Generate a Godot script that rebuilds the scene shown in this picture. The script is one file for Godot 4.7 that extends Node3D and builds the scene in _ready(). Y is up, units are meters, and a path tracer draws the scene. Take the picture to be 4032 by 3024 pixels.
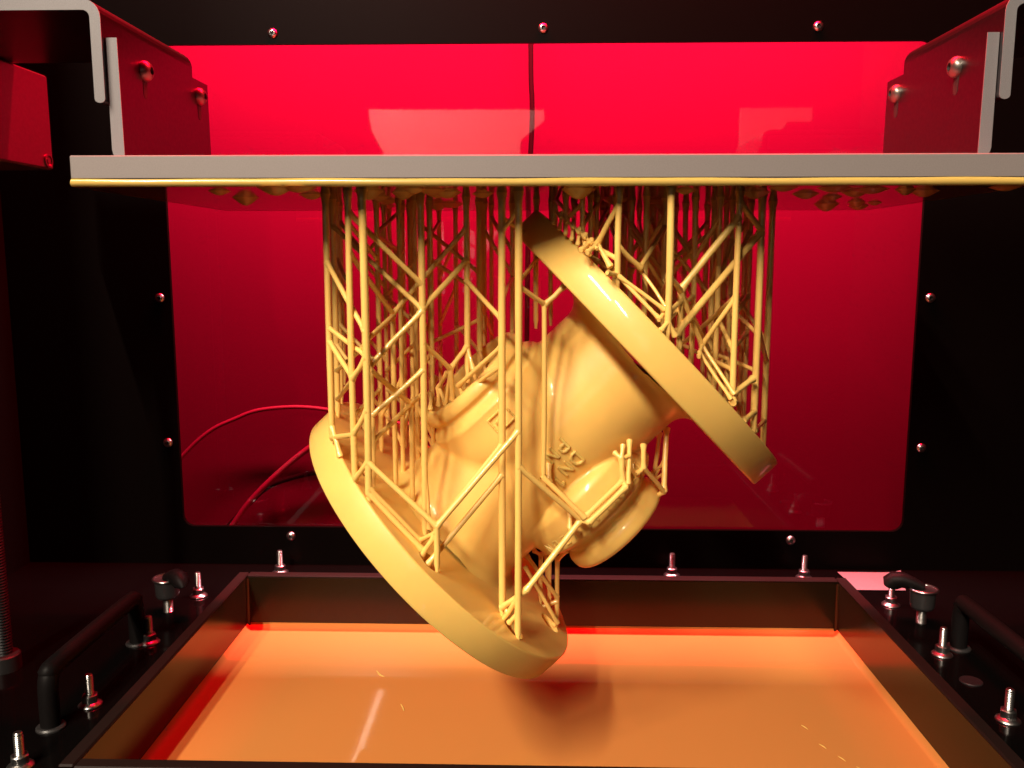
extends Node3D
# A resin print (a flanged valve body on its support lattice) hanging from the build
# plate of a printer, over the resin vat, in front of a red window.

const MIDDLE := Vector3(0.0035, 0.2065, -0.6031)   # centre of the printed valve
const ALONG := Vector3(0.7197, 0.6943, 0.0)        # its straight-through axis
const ACROSS := Vector3(-0.6943, 0.7197, 0.0)      # its cross axis
const PLATE_UNDER := 0.374
const DECK := 0.036

const DRIPS := [
	[0.1366, -0.4945],
	[0.1633, -0.5436],
	[0.1653, -0.4983],
	[0.1872, -0.568],
	[0.1877, -0.5293],
	[0.2224, -0.6236],
	[0.1896, -0.5086],
	[0.2368, -0.629],
	[0.2394, -0.6669],
	[0.2086, -0.509],
	[0.2249, -0.523],
	[0.2561, -0.494],
	[0.2085, -0.6441],
	[-0.1825, -0.5143],
	[-0.185, -0.5687],
	[-0.1429, -0.4916],
	[-0.13, -0.4919],
	[-0.1366, -0.545],
	[-0.0958, -0.5161],
	[-0.0984, -0.5662],
	[-0.0986, -0.5975],
	[-0.0773, -0.5273],
	[-0.0676, -0.503],
	[-0.0588, -0.5389],
	[-0.0515, -0.5278],
	[-0.059, -0.51],
	[-0.0311, -0.5395],
	[-0.1101, -0.6599],
	[-0.0692, -0.6384],
	[-0.0602, -0.6386],
	[0.0249, -0.505],
	[0.0536, -0.5914],
	[0.0823, -0.6013],
	[0.086, -0.5131],
	[0.1266, -0.6216],
	[0.1299, -0.5317],
]

var m := {}
var taken := {}
var valve: Node3D
var random := RandomNumberGenerator.new()

# ---------------------------------------------------------------- nodes
func numbered(called: String) -> String:
	var n: int = taken.get(called, 0)
	taken[called] = n + 1
	return called if n == 0 else "%s_%03d" % [called, n]

func thing(called: String, label: String, category: String, at := Vector3.ZERO, group := "") -> Node3D:
	var o := Node3D.new()
	o.name = numbered(called)
	add_child(o)
	o.position = at
	tag(o, label, category, group)
	return o

func tag(o: Node, label: String, category: String, group := "") -> void:
	o.set_meta("label", label)
	o.set_meta("category", category)
	if group != "":
		o.set_meta("group", group)

# a named mesh; meshes drawn in world places are shifted back by the place of their thing
func obj(called: String, mesh: Mesh, mat: Material, parent: Node = null, world := false) -> MeshInstance3D:
	var o := MeshInstance3D.new()
	o.mesh = mesh
	o.material_override = mat
	o.cast_shadow = GeometryInstance3D.SHADOW_CASTING_SETTING_ON
	if parent == null:
		o.name = numbered(called)
		add_child(o)
	else:
		var key := str(parent.get_instance_id()) + called
		var n: int = taken.get(key, 0)
		taken[key] = n + 1
		o.name = called if n == 0 else "%s_%03d" % [called, n]
		parent.add_child(o, true)
		if world:
			o.position = -parent.position
	return o

func struct(called: String, mesh: Mesh, mat: Material, parent: Node = null) -> MeshInstance3D:
	var o := obj(called, mesh, mat, parent)
	if parent == null:
		o.set_meta("kind", "structure")
	return o

func again(source: Node3D, at: Vector3, turn: float, label: String) -> Node3D:
	var base: String = source.get_meta("called")
	var o: Node3D = source.duplicate()
	o.name = numbered(base)
	add_child(o)
	o.position = at
	o.rotation.y = turn
	o.set_meta("label", label)
	return o

# ---------------------------------------------------------------- shapes
func begin() -> SurfaceTool:
	var st := SurfaceTool.new()
	st.begin(Mesh.PRIMITIVE_TRIANGLES)
	return st

func tri(st: SurfaceTool, a: Vector3, b: Vector3, c: Vector3, na: Vector3, nb: Vector3, nc: Vector3) -> void:
	if (b - a).cross(c - a).dot(na + nb + nc) > 0.0:
		st.set_normal(na); st.add_vertex(a)
		st.set_normal(nc); st.add_vertex(c)
		st.set_normal(nb); st.add_vertex(b)
	else:
		st.set_normal(na); st.add_vertex(a)
		st.set_normal(nb); st.add_vertex(b)
		st.set_normal(nc); st.add_vertex(c)

func flat(st: SurfaceTool, a: Vector3, b: Vector3, c: Vector3, d: Vector3, n: Vector3) -> void:
	tri(st, a, b, c, n, n, n)
	tri(st, a, c, d, n, n, n)

# a chamfered box
func add_box(st: SurfaceTool, centre: Vector3, size: Vector3, bevel := 0.001) -> void:
	var h := size / 2.0
	var b := minf(bevel, minf(h.x, minf(h.y, h.z)) * 0.9)
	var i := h - Vector3(b, b, b)
	for axis in 3:
		for s in [-1.0, 1.0]:
			var n := Vector3.ZERO
			n[axis] = s
			var u := (axis + 1) % 3
			var w := (axis + 2) % 3
			var q := []
			for k in [[-1, -1], [1, -1], [1, 1], [-1, 1]]:
				var p := Vector3.ZERO
				p[axis] = s * h[axis]
				p[u] = k[0] * i[u]
				p[w] = k[1] * i[w]
				q.append(centre + p)
			flat(st, q[0], q[1], q[2], q[3], n)
	if b <= 0.0:
		return
	for axis in 3:
		var u := (axis + 1) % 3
		var w := (axis + 2) % 3
		for su in [-1.0, 1.0]:
			for sw in [-1.0, 1.0]:
				var n := Vector3.ZERO
				n[u] = su
				n[w] = sw
				n = n.normalized()
				var q := []
				for k in [[-1, 0], [1, 0], [1, 1], [-1, 1]]:
					var p := Vector3.ZERO
					p[axis] = k[0] * i[axis]
					p[u] = su * (h[u] if k[1] == 0 else i[u])
					p[w] = sw * (i[w] if k[1] == 0 else h[w])
					q.append(centre + p)
				flat(st, q[0], q[1], q[2], q[3], n)
	for sx in [-1.0, 1.0]:
		for sy in [-1.0, 1.0]:
			for sz in [-1.0, 1.0]:
				var n := Vector3(sx, sy, sz).normalized()
				tri(st, centre + Vector3(sx * h.x, sy * i.y, sz * i.z), centre + Vector3(sx * i.x, sy * h.y, sz * i.z), centre + Vector3(sx * i.x, sy * i.y, sz * h.z), n, n, n)

func box(centre: Vector3, size: Vector3, bevel := 0.001) -> ArrayMesh:
	var st := begin()
	add_box(st, centre, size, bevel)
	return st.commit()

# a surface of revolution about y; profile of (radius, height), smooth or with an edge at every point
func add_lathe(st: SurfaceTool, profile: Array, sides := 24, smooth := false, frame := Transform3D.IDENTITY) -> void:
	var count := profile.size()
	var ns := []
	for k in count - 1:
		var d: Vector2 = profile[k + 1] - profile[k]
		ns.append(Vector2(d.y, -d.x).normalized())
	for k in count - 1:
		var a: Vector2 = profile[k]
		var b: Vector2 = profile[k + 1]
		if a.distance_to(b) < 1e-7:
			continue
		var na: Vector2 = ns[k]
		var nb: Vector2 = ns[k]
		if smooth:
			if k > 0: na = (ns[k - 1] + ns[k]).normalized()
			if k < count - 2: nb = (ns[k + 1] + ns[k]).normalized()
		for j in sides:
			var t0 := TAU * j / sides
			var t1 := TAU * (j + 1) / sides
			var e0 := Vector3(cos(t0), 0, sin(t0))
			var e1 := Vector3(cos(t1), 0, sin(t1))
			var up := Vector3.UP
			var p00 := frame * (e0 * a.x + up * a.y)
			var p01 := frame * (e1 * a.x + up * a.y)
			var p10 := frame * (e0 * b.x + up * b.y)
			var p11 := frame * (e1 * b.x + up * b.y)
			var n00 := frame.basis * (e0 * na.x + up * na.y)
			var n01 := frame.basis * (e1 * na.x + up * na.y)
			var n10 := frame.basis * (e0 * nb.x + up * nb.y)
			var n11 := frame.basis * (e1 * nb.x + up * nb.y)
			if a.x > 1e-7:
				tri(st, p00, p01, p11, n00, n01, n11)
			if b.x > 1e-7:
				tri(st, p00, p11, p10, n00, n11, n10)

func lathe(profile: Array, sides := 24, smooth := false) -> ArrayMesh:
	var st := begin()
	add_lathe(st, profile, sides, smooth)
	return st.commit()

# a round tube along points, its radius given at each
func add_tube(st: SurfaceTool, points: Array, radii: Array, sides := 8) -> void:
	var rings := []
	var side := Vector3.ZERO
	for k in points.size():
		var d: Vector3 = (points[mini(k + 1, points.size() - 1)] - points[maxi(k - 1, 0)]).normalized()
		if k == 0:
			side = d.cross(Vector3.RIGHT if absf(d.x) < 0.8 else Vector3.UP).normalized()
		else:
			side = (side - d * side.dot(d)).normalized()
		var other := d.cross(side)
		var ring := []
		for j in sides:
			var t := TAU * j / sides
			ring.append(side * cos(t) + other * sin(t))
		rings.append(ring)
	for k in points.size() - 1:
		for j in sides:
			var l := (j + 1) % sides
			var a: Vector3 = points[k] + rings[k][j] * radii[k]
			var b: Vector3 = points[k] + rings[k][l] * radii[k]
			var c: Vector3 = points[k + 1] + rings[k + 1][l] * radii[k + 1]
			var d: Vector3 = points[k + 1] + rings[k + 1][j] * radii[k + 1]
			tri(st, a, b, c, rings[k][j], rings[k][l], rings[k + 1][l])
			tri(st, a, c, d, rings[k][j], rings[k + 1][l], rings[k + 1][j])
	for e in [0, points.size() - 1]:
		var n: Vector3 = (points[0] - points[1]).normalized() if e == 0 else (points[-1] - points[-2]).normalized()
		for j in sides:
			tri(st, points[e], points[e] + rings[e][j] * radii[e], points[e] + rings[e][(j + 1) % sides] * radii[e], n, n, n)

func tube(points: Array, radius: float, sides := 12) -> ArrayMesh:
	var st := begin()
	var radii := []
	for p in points: radii.append(radius)
	add_tube(st, points, radii, sides)
	return st.commit()

func curve(points: Array, steps := 6) -> Array:
	var out := []
	for k in points.size() - 1:
		var a: Vector3 = points[maxi(k - 1, 0)]
		var b: Vector3 = points[k]
		var c: Vector3 = points[k + 1]
		var d: Vector3 = points[mini(k + 2, points.size() - 1)]
		for s in steps:
			out.append(b.cubic_interpolate(c, a, d, float(s) / steps))
	out.append(points[-1])
	return out

# an outline in the x-y plane drawn out along z from z0 to z1
func prism(outline: PackedVector2Array, z0: float, z1: float) -> ArrayMesh:
	var st := begin()
	var index := Geometry2D.triangulate_polygon(outline)
	for k in range(0, index.size(), 3):
		for z in [z0, z1]:
			var n := Vector3(0, 0, 1 if z == maxf(z0, z1) else -1)
			var p := []
			for l in 3:
				p.append(Vector3(outline[index[k + l]].x, outline[index[k + l]].y, z))
			tri(st, p[0], p[1], p[2], n, n, n)
	var turn := -1.0 if Geometry2D.is_polygon_clockwise(outline) else 1.0
	for k in outline.size():
		var a := outline[k]
		var b := outline[(k + 1) % outline.size()]
		var n := Vector3(b.y - a.y, a.x - b.x, 0).normalized() * turn
		flat(st, Vector3(a.x, a.y, z0), Vector3(b.x, b.y, z0), Vector3(b.x, b.y, z1), Vector3(a.x, a.y, z1), n)
	return st.commit()

# ---------------------------------------------------------------- materials
func noise(frequency: float, low: float, high: float, seed_ := 1, octaves := 3) -> NoiseTexture2D:
	var f := FastNoiseLite.new()
	f.seed = seed_
	f.frequency = frequency
	f.fractal_octaves = octaves
	var ramp := Gradient.new()
	ramp.set_color(0, Color(low, low, low))
	ramp.set_color(1, Color(high, high, high))
	var t := NoiseTexture2D.new()
	t.width = 256
	t.height = 256
	t.seamless = true
	t.noise = f
	t.color_ramp = ramp
	return t

func paint(linear: Color, rough: float, metal := 0.0) -> StandardMaterial3D:
	var s := StandardMaterial3D.new()
	s.albedo_color = linear.linear_to_srgb()
	s.roughness = rough
	s.metallic = metal
	return s

func grained(s: StandardMaterial3D, scale: float, tint: Texture2D = null, rough: Texture2D = null, relief: Texture2D = null, depth := 0.01) -> StandardMaterial3D:
	s.uv1_triplanar = true
	s.uv1_scale = Vector3(scale, scale, scale)
	if tint: s.albedo_texture = tint
	if rough: s.roughness_texture = rough
	if relief:
		s.heightmap_enabled = true
		s.heightmap_texture = relief
		s.heightmap_scale = depth
	return s

func materials() -> void:
	var fine := noise(0.25, 0.0, 1.0, 11, 2)
	var wave := noise(0.012, 0.0, 1.0, 21, 2)
	m.print = grained(paint(Color(0.88, 0.53, 0.13), 0.45), 5.0, noise(0.02, 0.95, 1.0, 4))
	m.print.metallic_specular = 0.4
	m.print.subsurf_scatter_enabled = true
	m.print.subsurf_scatter_strength = 0.22
	m.print.clearcoat_enabled = true
	m.print.clearcoat = 0.4
	m.print.clearcoat_roughness = 0.06
	m.lattice = paint(Color(0.89, 0.545, 0.14), 0.38)
	m.lattice.clearcoat_enabled = true
	m.lattice.clearcoat = 0.35
	m.lattice.clearcoat_roughness = 0.07
	m.film = paint(Color(0.62, 0.40, 0.10), 0.16)
	m.resin = grained(paint(Color(0.49, 0.195, 0.048), 0.006), 1.0, null, null, wave, 0.004)
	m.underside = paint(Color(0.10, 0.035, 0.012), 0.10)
	m.drip = paint(Color(0.55, 0.27, 0.06), 0.25)
	m.plate = grained(paint(Color(0.245, 0.208, 0.198), 0.5, 0.1), 14.0, noise(0.3, 0.92, 1.0, 6), null, fine, 0.002)
	m.sheet = grained(paint(Color(0.115, 0.10, 0.105), 0.36, 1.0), 10.0, noise(0.1, 0.88, 1.0, 14), noise(0.2, 0.8, 1.0, 15))
	m.cut = grained(paint(Color(0.24, 0.222, 0.228), 0.5, 0.1), 40.0, noise(0.2, 0.8, 1.0, 16), null, fine, 0.004)
	m.beam = grained(paint(Color(0.20, 0.17, 0.17), 0.4, 0.9), 9.0, noise(0.1, 0.92, 1.0, 17))
	m.black = paint(Color(0.0028, 0.0015, 0.0012), 0.6)
	m.black.metallic_specular = 0.12
	m.frame = paint(Color(0.0022, 0.0012, 0.001), 0.45)
	m.frame.metallic_specular = 0.14
	m.deck = paint(Color(0.0022, 0.0016, 0.0015), 0.12)
	m.deck.metallic_specular = 0.2
	m.vat = paint(Color(0.010, 0.0065, 0.0028), 0.2)
	m.vat.metallic_specular = 0.38
	m.rim = paint(Color(0.012, 0.006, 0.005), 0.5)
	m.rim.metallic_specular = 0.2
	m.steel = paint(Color(0.60, 0.58, 0.56), 0.28, 1.0)
	m.dark_steel = paint(Color(0.20, 0.18, 0.155), 0.35, 0.85)
	m.rod = paint(Color(0.018, 0.016, 0.017), 0.45, 0.5)
	m.hole = paint(Color(0.02, 0.015, 0.012), 0.6)
	m.rubber = paint(Color(0.02, 0.018, 0.018), 0.4)
	m.tube = paint(Color(0.005, 0.004, 0.004), 0.5)
	m.tube.metallic_specular = 0.2
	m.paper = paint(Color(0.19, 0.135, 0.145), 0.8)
	m.red_wall = paint(Color(0.075, 0.00016, 0.0031), 0.9)
	m.red_wall.specular_mode = BaseMaterial3D.SPECULAR_DISABLED
	m.red_cable = paint(Color(0.16, 0.0005, 0.006), 0.5)
	m.red_cable.metallic_specular = 0.15
	m.dark_cable = paint(Color(0.012, 0.0002, 0.0006), 0.9)
	m.dark_cable.specular_mode = BaseMaterial3D.SPECULAR_DISABLED
	m.pane = paint(Color(1, 1, 1), 0.02)
	m.pane.transparency = BaseMaterial3D.TRANSPARENCY_ALPHA
	m.pane.albedo_color.a = 0.0

func glowing(color: Color, energy: float) -> StandardMaterial3D:
	var s := StandardMaterial3D.new()
	s.albedo_color = Color(0.8, 0.8, 0.8)
	s.emission_enabled = true
	s.emission = color
	s.emission_energy_multiplier = energy
	return s

# a lamp: a glowing face and, just in front of it, a light of the same size and colour
func lamp(called: String, label: String, at: Vector3, target: Vector3, size: Vector2, color: Color, energy: float, glow: float, up := Vector3.UP) -> Node3D:
	var o := thing(called, label, "lamp", at)
	o.basis = Basis.looking_at(target - at, up)
	obj("housing", box(Vector3(0, 0, 0.012), Vector3(size.x + 0.01, size.y + 0.01, 0.02), 0.002), m.black, o)
	obj("glowing_face", box(Vector3(0, 0, 0.0005), Vector3(size.x, size.y, 0.002), 0.0004), glowing(color, glow), o)
	var l := AreaLight3D.new()
	l.name = "light"
	l.area_size = size
	l.light_color = color
	l.light_energy = energy
	l.area_range = 6.0
	l.shadow_enabled = true
	l.position = Vector3(0, 0, -0.002)
	o.add_child(l)
	return o

# ---------------------------------------------------------------- the printed valve
func bowl(a: float, from: float, to: float, low: float, high: float) -> float:
	var t := clampf((a - from) / (to - from), 0.0, 1.0)
	t = t * t * (3.0 - 2.0 * t)
	return lerpf(low, high, t)

# radius of the cross barrel at its own height q
func barrel(q: float) -> float:
	var a := absf(q)
	if q < 0.0:
		if a < 0.046:
			var t := clampf((0.0375 - a) / 0.0105, 0.0, 1.0)
			return 0.0520 - 0.012 * t * t
		if a < 0.0705:
			return bowl(a, 0.0570, 0.0690, 0.0510, 0.0362) if a > 0.057 else lerpf(0.0520, 0.0510, (a - 0.046) / 0.011)
		var u := (a - 0.0780) / 0.0068
		return 0.0405 - 0.0034 * pow(absf(u), 3.0) if a > 0.0745 else bowl(a, 0.0690, 0.0745, 0.0362, 0.0400)
	if q < 0.030:
		return sqrt(maxf(0.0525 * 0.0525 - (q - 0.030) * (q - 0.030), 1e-6))
	if a < 0.0535:
		return bowl(a, 0.030, 0.0530, 0.0525, 0.0484)
	if a < 0.0605:
		return bowl(a, 0.0530, 0.0604, 0.0484, 0.0412)
	if a < 0.0640:
		return bowl(a, 0.0606, 0.0640, 0.0412, 0.0432)
	return 0.0432 - 0.0040 * pow((a - 0.0640) / 0.0075, 2.5)

func neck(p: float) -> float:
	var d := (0.0895 - p) if p > 0.0 else (p + 0.0835)
	var r := 0.0512
	if d < 0.013:
		var e := maxf(d, 0.0)
		r += 0.013 - sqrt(maxf(0.0, 0.013 * 0.013 - (0.013 - e) * (0.013 - e)))
	return r

func valve_field(p: float, q: float, z: float) -> float:
	var dn := maxf(sqrt(q * q + z * z) - neck(p), absf(p - 0.003) - 0.0885)
	var low := maxf((sqrt(p * p + z * z) - barrel(minf(q, -0.020))) * 0.8, maxf(q + 0.020, -0.0846 - q))
	# the upper barrel leans a little forward
	var q2 := q * 0.9903 + z * 0.1392
	var z2 := z * 0.9903 - q * 0.1392
	var high := maxf((sqrt(p * p + z2 * z2) - barrel(maxf(q2, 0.0))) * 0.8, maxf(q2 - 0.0712, -q2 - 0.001))
	var db := minf(low, high)
	var k := 0.0028
	var h := clampf(0.5 + 0.5 * (db - dn) / k, 0.0, 1.0)
	var f := lerpf(db, dn, h) - k * h * (1.0 - h)
	var bore := maxf(sqrt(p * p + z2 * z2) - 0.0345, 0.030 - q2)
	return maxf(f, -bore)

func valve_body() -> ArrayMesh:
	var cell := 0.0018
	var lo := Vector3(-0.0885, -0.0885, -0.0575)
	var nx := 104
	var ny := 94
	var nz := 65
	var v := PackedFloat32Array()
	v.resize(nx * ny * nz)
	for i in nx:
		for j in ny:
			for k in nz:
				v[(i * ny + j) * nz + k] = valve_field(lo.x + i * cell, lo.y + j * cell, lo.z + k * cell)
	var where := {}
	var points := PackedVector3Array()
	var normals := PackedVector3Array()
	var index := PackedInt32Array()
	var corner := [0, 1, nz, nz + 1, ny * nz, ny * nz + 1, ny * nz + nz, ny * nz + nz + 1]
	var edges := [[0, 1], [2, 3], [4, 5], [6, 7], [0, 2], [1, 3], [4, 6], [5, 7], [0, 4], [1, 5], [2, 6], [3, 7]]
	for i in nx - 1:
		for j in ny - 1:
			for k in nz - 1:
				var at := (i * ny + j) * nz + k
				var inside := 0
				for c in corner:
					if v[at + c] < 0.0: inside += 1
				if inside == 0 or inside == 8:
					continue
				var sum := Vector3.ZERO
				var n := 0
				for e in edges:
					var a: float = v[at + corner[e[0]]]
					var b: float = v[at + corner[e[1]]]
					if (a < 0.0) != (b < 0.0):
						var t := a / (a - b)
						var ca := Vector3(e[0] >> 2, (e[0] >> 1) & 1, e[0] & 1)
						var cb := Vector3(e[1] >> 2, (e[1] >> 1) & 1, e[1] & 1)
						sum += ca.lerp(cb, t)
						n += 1
				var p := lo + (Vector3(i, j, k) + sum / n) * cell
				where[at] = points.size()
				points.append(p)
				var s := 0.0006
				var g := Vector3(valve_field(p.x + s, p.y, p.z) - valve_field(p.x - s, p.y, p.z), valve_field(p.x, p.y + s, p.z) - valve_field(p.x, p.y - s, p.z), valve_field(p.x, p.y, p.z + s) - valve_field(p.x, p.y, p.z - s))
				normals.append(g.normalized())
	var step := [ny * nz, nz, 1]
	for i in range(1, nx - 1):
		for j in range(1, ny - 1):
			for k in range(1, nz - 1):
				var at := (i * ny + j) * nz + k
				for axis in 3:
					var a := v[at] < 0.0
					if a == (v[at + step[axis]] < 0.0):
						continue
					var u: int = step[(axis + 1) % 3]
					var w: int = step[(axis + 2) % 3]
					var q := [where[at - u - w], where[at - w], where[at], where[at - u]]
					var order := [0, 1, 2, 0, 2, 3]
					var face := (points[q[1]] - points[q[0]]).cross(points[q[2]] - points[q[0]])
					if face.dot(normals[q[0]] + normals[q[2]]) > 0.0:
						order = [0, 2, 1, 0, 3, 2]
					for o in order:
						index.append(q[o])
	var arrays := []
	arrays.resize(Mesh.ARRAY_MAX)
	arrays[Mesh.ARRAY_VERTEX] = points
	arrays[Mesh.ARRAY_NORMAL] = normals
	arrays[Mesh.ARRAY_INDEX] = index
	var mesh := ArrayMesh.new()
	mesh.add_surface_from_arrays(Mesh.PRIMITIVE_TRIANGLES, arrays)
	return mesh

# a flange with eight bolt holes; axis y, from height 0 to its thickness
func flange_mesh(outer: float, thick: float, inner: float, circle: float, hole: float, start: float) -> ArrayMesh:
	var st := begin()
	var b := 0.0012
	add_lathe(st, [Vector2(outer - b, 0), Vector2(outer - 0.3 * b, 0.3 * b), Vector2(outer, b), Vector2(outer, thick - b), Vector2(outer - 0.3 * b, thick - 0.3 * b), Vector2(outer - b, thick)], 160, true)
	add_lathe(st, [Vector2(inner, thick), Vector2(inner, 0)], 64)
	for k in 8:
		var mid := start + TAU * k / 8.0
		for half in 2:
			var a0 := mid - TAU / 16.0 if half == 0 else mid
			var a1 := mid if half == 0 else mid + TAU / 16.0
			var poly := PackedVector2Array()
			for s in 11: poly.append(Vector2.from_angle(lerpf(a0, a1, s / 10.0)) * (outer - b))
			var notch := PackedVector2Array()
			var hub := Vector2.from_angle(mid)
			for s in 13:
				var t := PI * s / 12.0
				var side := hub.orthogonal() * (1.0 if half == 0 else -1.0)
				notch.append(hub * circle + (hub * cos(t) + side * sin(t)) * hole)
			if half == 0:
				poly.append_array(notch)
				for s in 9: poly.append(Vector2.from_angle(lerpf(a1, a0, s / 8.0)) * inner)
			else:
				for s in 9: poly.append(Vector2.from_angle(lerpf(a1, a0, s / 8.0)) * inner)
				notch.reverse()
				poly.append_array(notch)
			var index := Geometry2D.triangulate_polygon(poly)
			for l in range(0, index.size(), 3):
				for y in [0.0, thick]:
					var n := Vector3.DOWN if y == 0.0 else Vector3.UP
					var p := []
					for c in 3: p.append(Vector3(poly[index[l + c]].x, y, poly[index[l + c]].y))
					tri(st, p[0], p[1], p[2], n, n, n)
		var at := Vector2.from_angle(mid) * circle
		add_lathe(st, [Vector2(hole, thick), Vector2(hole, 0)], 24, false, Transform3D(Basis.IDENTITY, Vector3(at.x, 0, at.y)))
	return st.commit()

const STROKES := {
	"D": [[Vector2(0, 0), Vector2(0, 1), Vector2(0.38, 1), Vector2(0.62, 0.78), Vector2(0.66, 0.5), Vector2(0.62, 0.22), Vector2(0.38, 0), Vector2(0, 0)]],
	"N": [[Vector2(0, 0), Vector2(0, 1), Vector2(0.66, 0), Vector2(0.66, 1)]],
	"P": [[Vector2(0, 0), Vector2(0, 1), Vector2(0.42, 1), Vector2(0.60, 0.88), Vector2(0.60, 0.62), Vector2(0.42, 0.5), Vector2(0, 0.5)]],
	"1": [[Vector2(0.08, 0.74), Vector2(0.34, 1), Vector2(0.34, 0)]],
	"E": [[Vector2(0.56, 0), Vector2(0, 0), Vector2(0, 1), Vector2(0.56, 1)], [Vector2(0, 0.5), Vector2(0.46, 0.5)]],
	"M": [[Vector2(0, 0), Vector2(0, 1), Vector2(0.38, 0.35), Vector2(0.76, 1), Vector2(0.76, 0)]],
	"I": [[Vector2(0.3, 0), Vector2(0.3, 1)]],
	"A": [[Vector2(0, 0), Vector2(0.34, 1), Vector2(0.68, 0)], [Vector2(0.14, 0.36), Vector2(0.54, 0.36)]],
	"L": [[Vector2(0, 1), Vector2(0, 0), Vector2(0.54, 0)]],
	"V": [[Vector2(0, 1), Vector2(0.34, 0), Vector2(0.68, 1)]],
}

# a letter of round raised strokes, as a print shows it
func raised(text: String, size: float, place: Vector3, right: Vector3, up: Vector3, weight := 0.0012) -> void:
	var st := begin()
	for line in STROKES[text]:
		var pts := []
		var rad := []
		for k in line.size() - 1:
			for f in [0.0, 0.5]:
				var q: Vector2 = line[k].lerp(line[k + 1], f)
				pts.append(Vector3((q.x - 0.33) * size, (q.y - 0.5) * size, 0))
				rad.append(weight * random.randf_range(0.92, 1.08))
		pts.append(Vector3((line[-1].x - 0.33) * size, (line[-1].y - 0.5) * size, 0))
		rad.append(weight * 0.9)
		for k in pts.size() - 1:
			add_tube(st, [pts[k].lerp(pts[k + 1], -0.06), pts[k], pts[k + 1], pts[k].lerp(pts[k + 1], 1.06)], [rad[k] * 0.7, rad[k], rad[k + 1], rad[k + 1] * 0.7], 10)
	var o := obj("raised_letter", st.commit(), m.print, valve)
	o.transform = Transform3D(Basis(right, up, right.cross(up)), place - MIDDLE)

# world place of a point given in the valve's own axes
func of_valve(p: float, q: float, z: float) -> Vector3:
	return MIDDLE + ALONG * p + ACROSS * q + Vector3(0, 0, z)

func strut(x: int, y: int, z: int, top: int, r: int) -> void:
	var a := Vector3(x, y, z) / 10000.0
	var b := Vector3(x, top, z) / 10000.0
	var w := r / 9300.0
	var st := begin()
	var l := a.distance_to(b)
	var lean := Vector3(random.randf_range(-1, 1), 0, random.randf_range(-1, 1)) * 0.0004
	var pts := [a - Vector3(0, 0.0012, 0), a + Vector3(0, 0.0012, 0), a + Vector3(0, 0.0045, 0)]
	var rad := [w * 0.62, w * 0.62, w]
	for k in range(1, 6):
		var t := k / 6.0
		if l * (1.0 - t) > 0.012 and l * t > 0.008:
			pts.append(a.lerp(b, t) + lean * sin(PI * t))
			rad.append(w * random.randf_range(0.95, 1.06))
	if top > 3730:
		pts.append_array([b - Vector3(0, 0.008, 0), b - Vector3(0, 0.004, 0), b])
		rad.append_array([w, w * 1.15, w * 1.6])
	else:
		pts.append_array([b - Vector3(0, 0.004, 0), b, b + Vector3(0, 0.0015, 0)])
		rad.append_array([w, w * 1.2, w * 0.7])
	add_tube(st, pts, rad, 10)
	obj("support_strut", st.commit(), m.lattice, valve, true)

func brace(x0: int, y0: int, z0: int, x1: int, y1: int, z1: int, r: int) -> void:
	var a := Vector3(x0, y0, z0) / 10000.0
	var b := Vector3(x1, y1, z1) / 10000.0
	var w := r / 9300.0
	var l := a.distance_to(b)
	var e := minf(0.0045 / l, 0.3)
	var sag := Vector3(random.randf_range(-1, 1), random.randf_range(-1, 1), random.randf_range(-1, 1)) * 0.0003
	var st := begin()
	add_tube(st, [a.lerp(b, -0.0008 / l), a, a.lerp(b, e * 0.5), a.lerp(b, e), a.lerp(b, 0.5) + sag, a.lerp(b, 1.0 - e), a.lerp(b, 1.0 - e * 0.5), b, b.lerp(a, -0.0008 / l)],
		[w * 0.9, w * 1.45, w * 1.2, w, w * random.randf_range(0.94, 1.04), w, w * 1.2, w * 1.45, w * 0.9], 10)
	obj("support_brace", st.commit(), m.lattice, valve, true)

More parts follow.
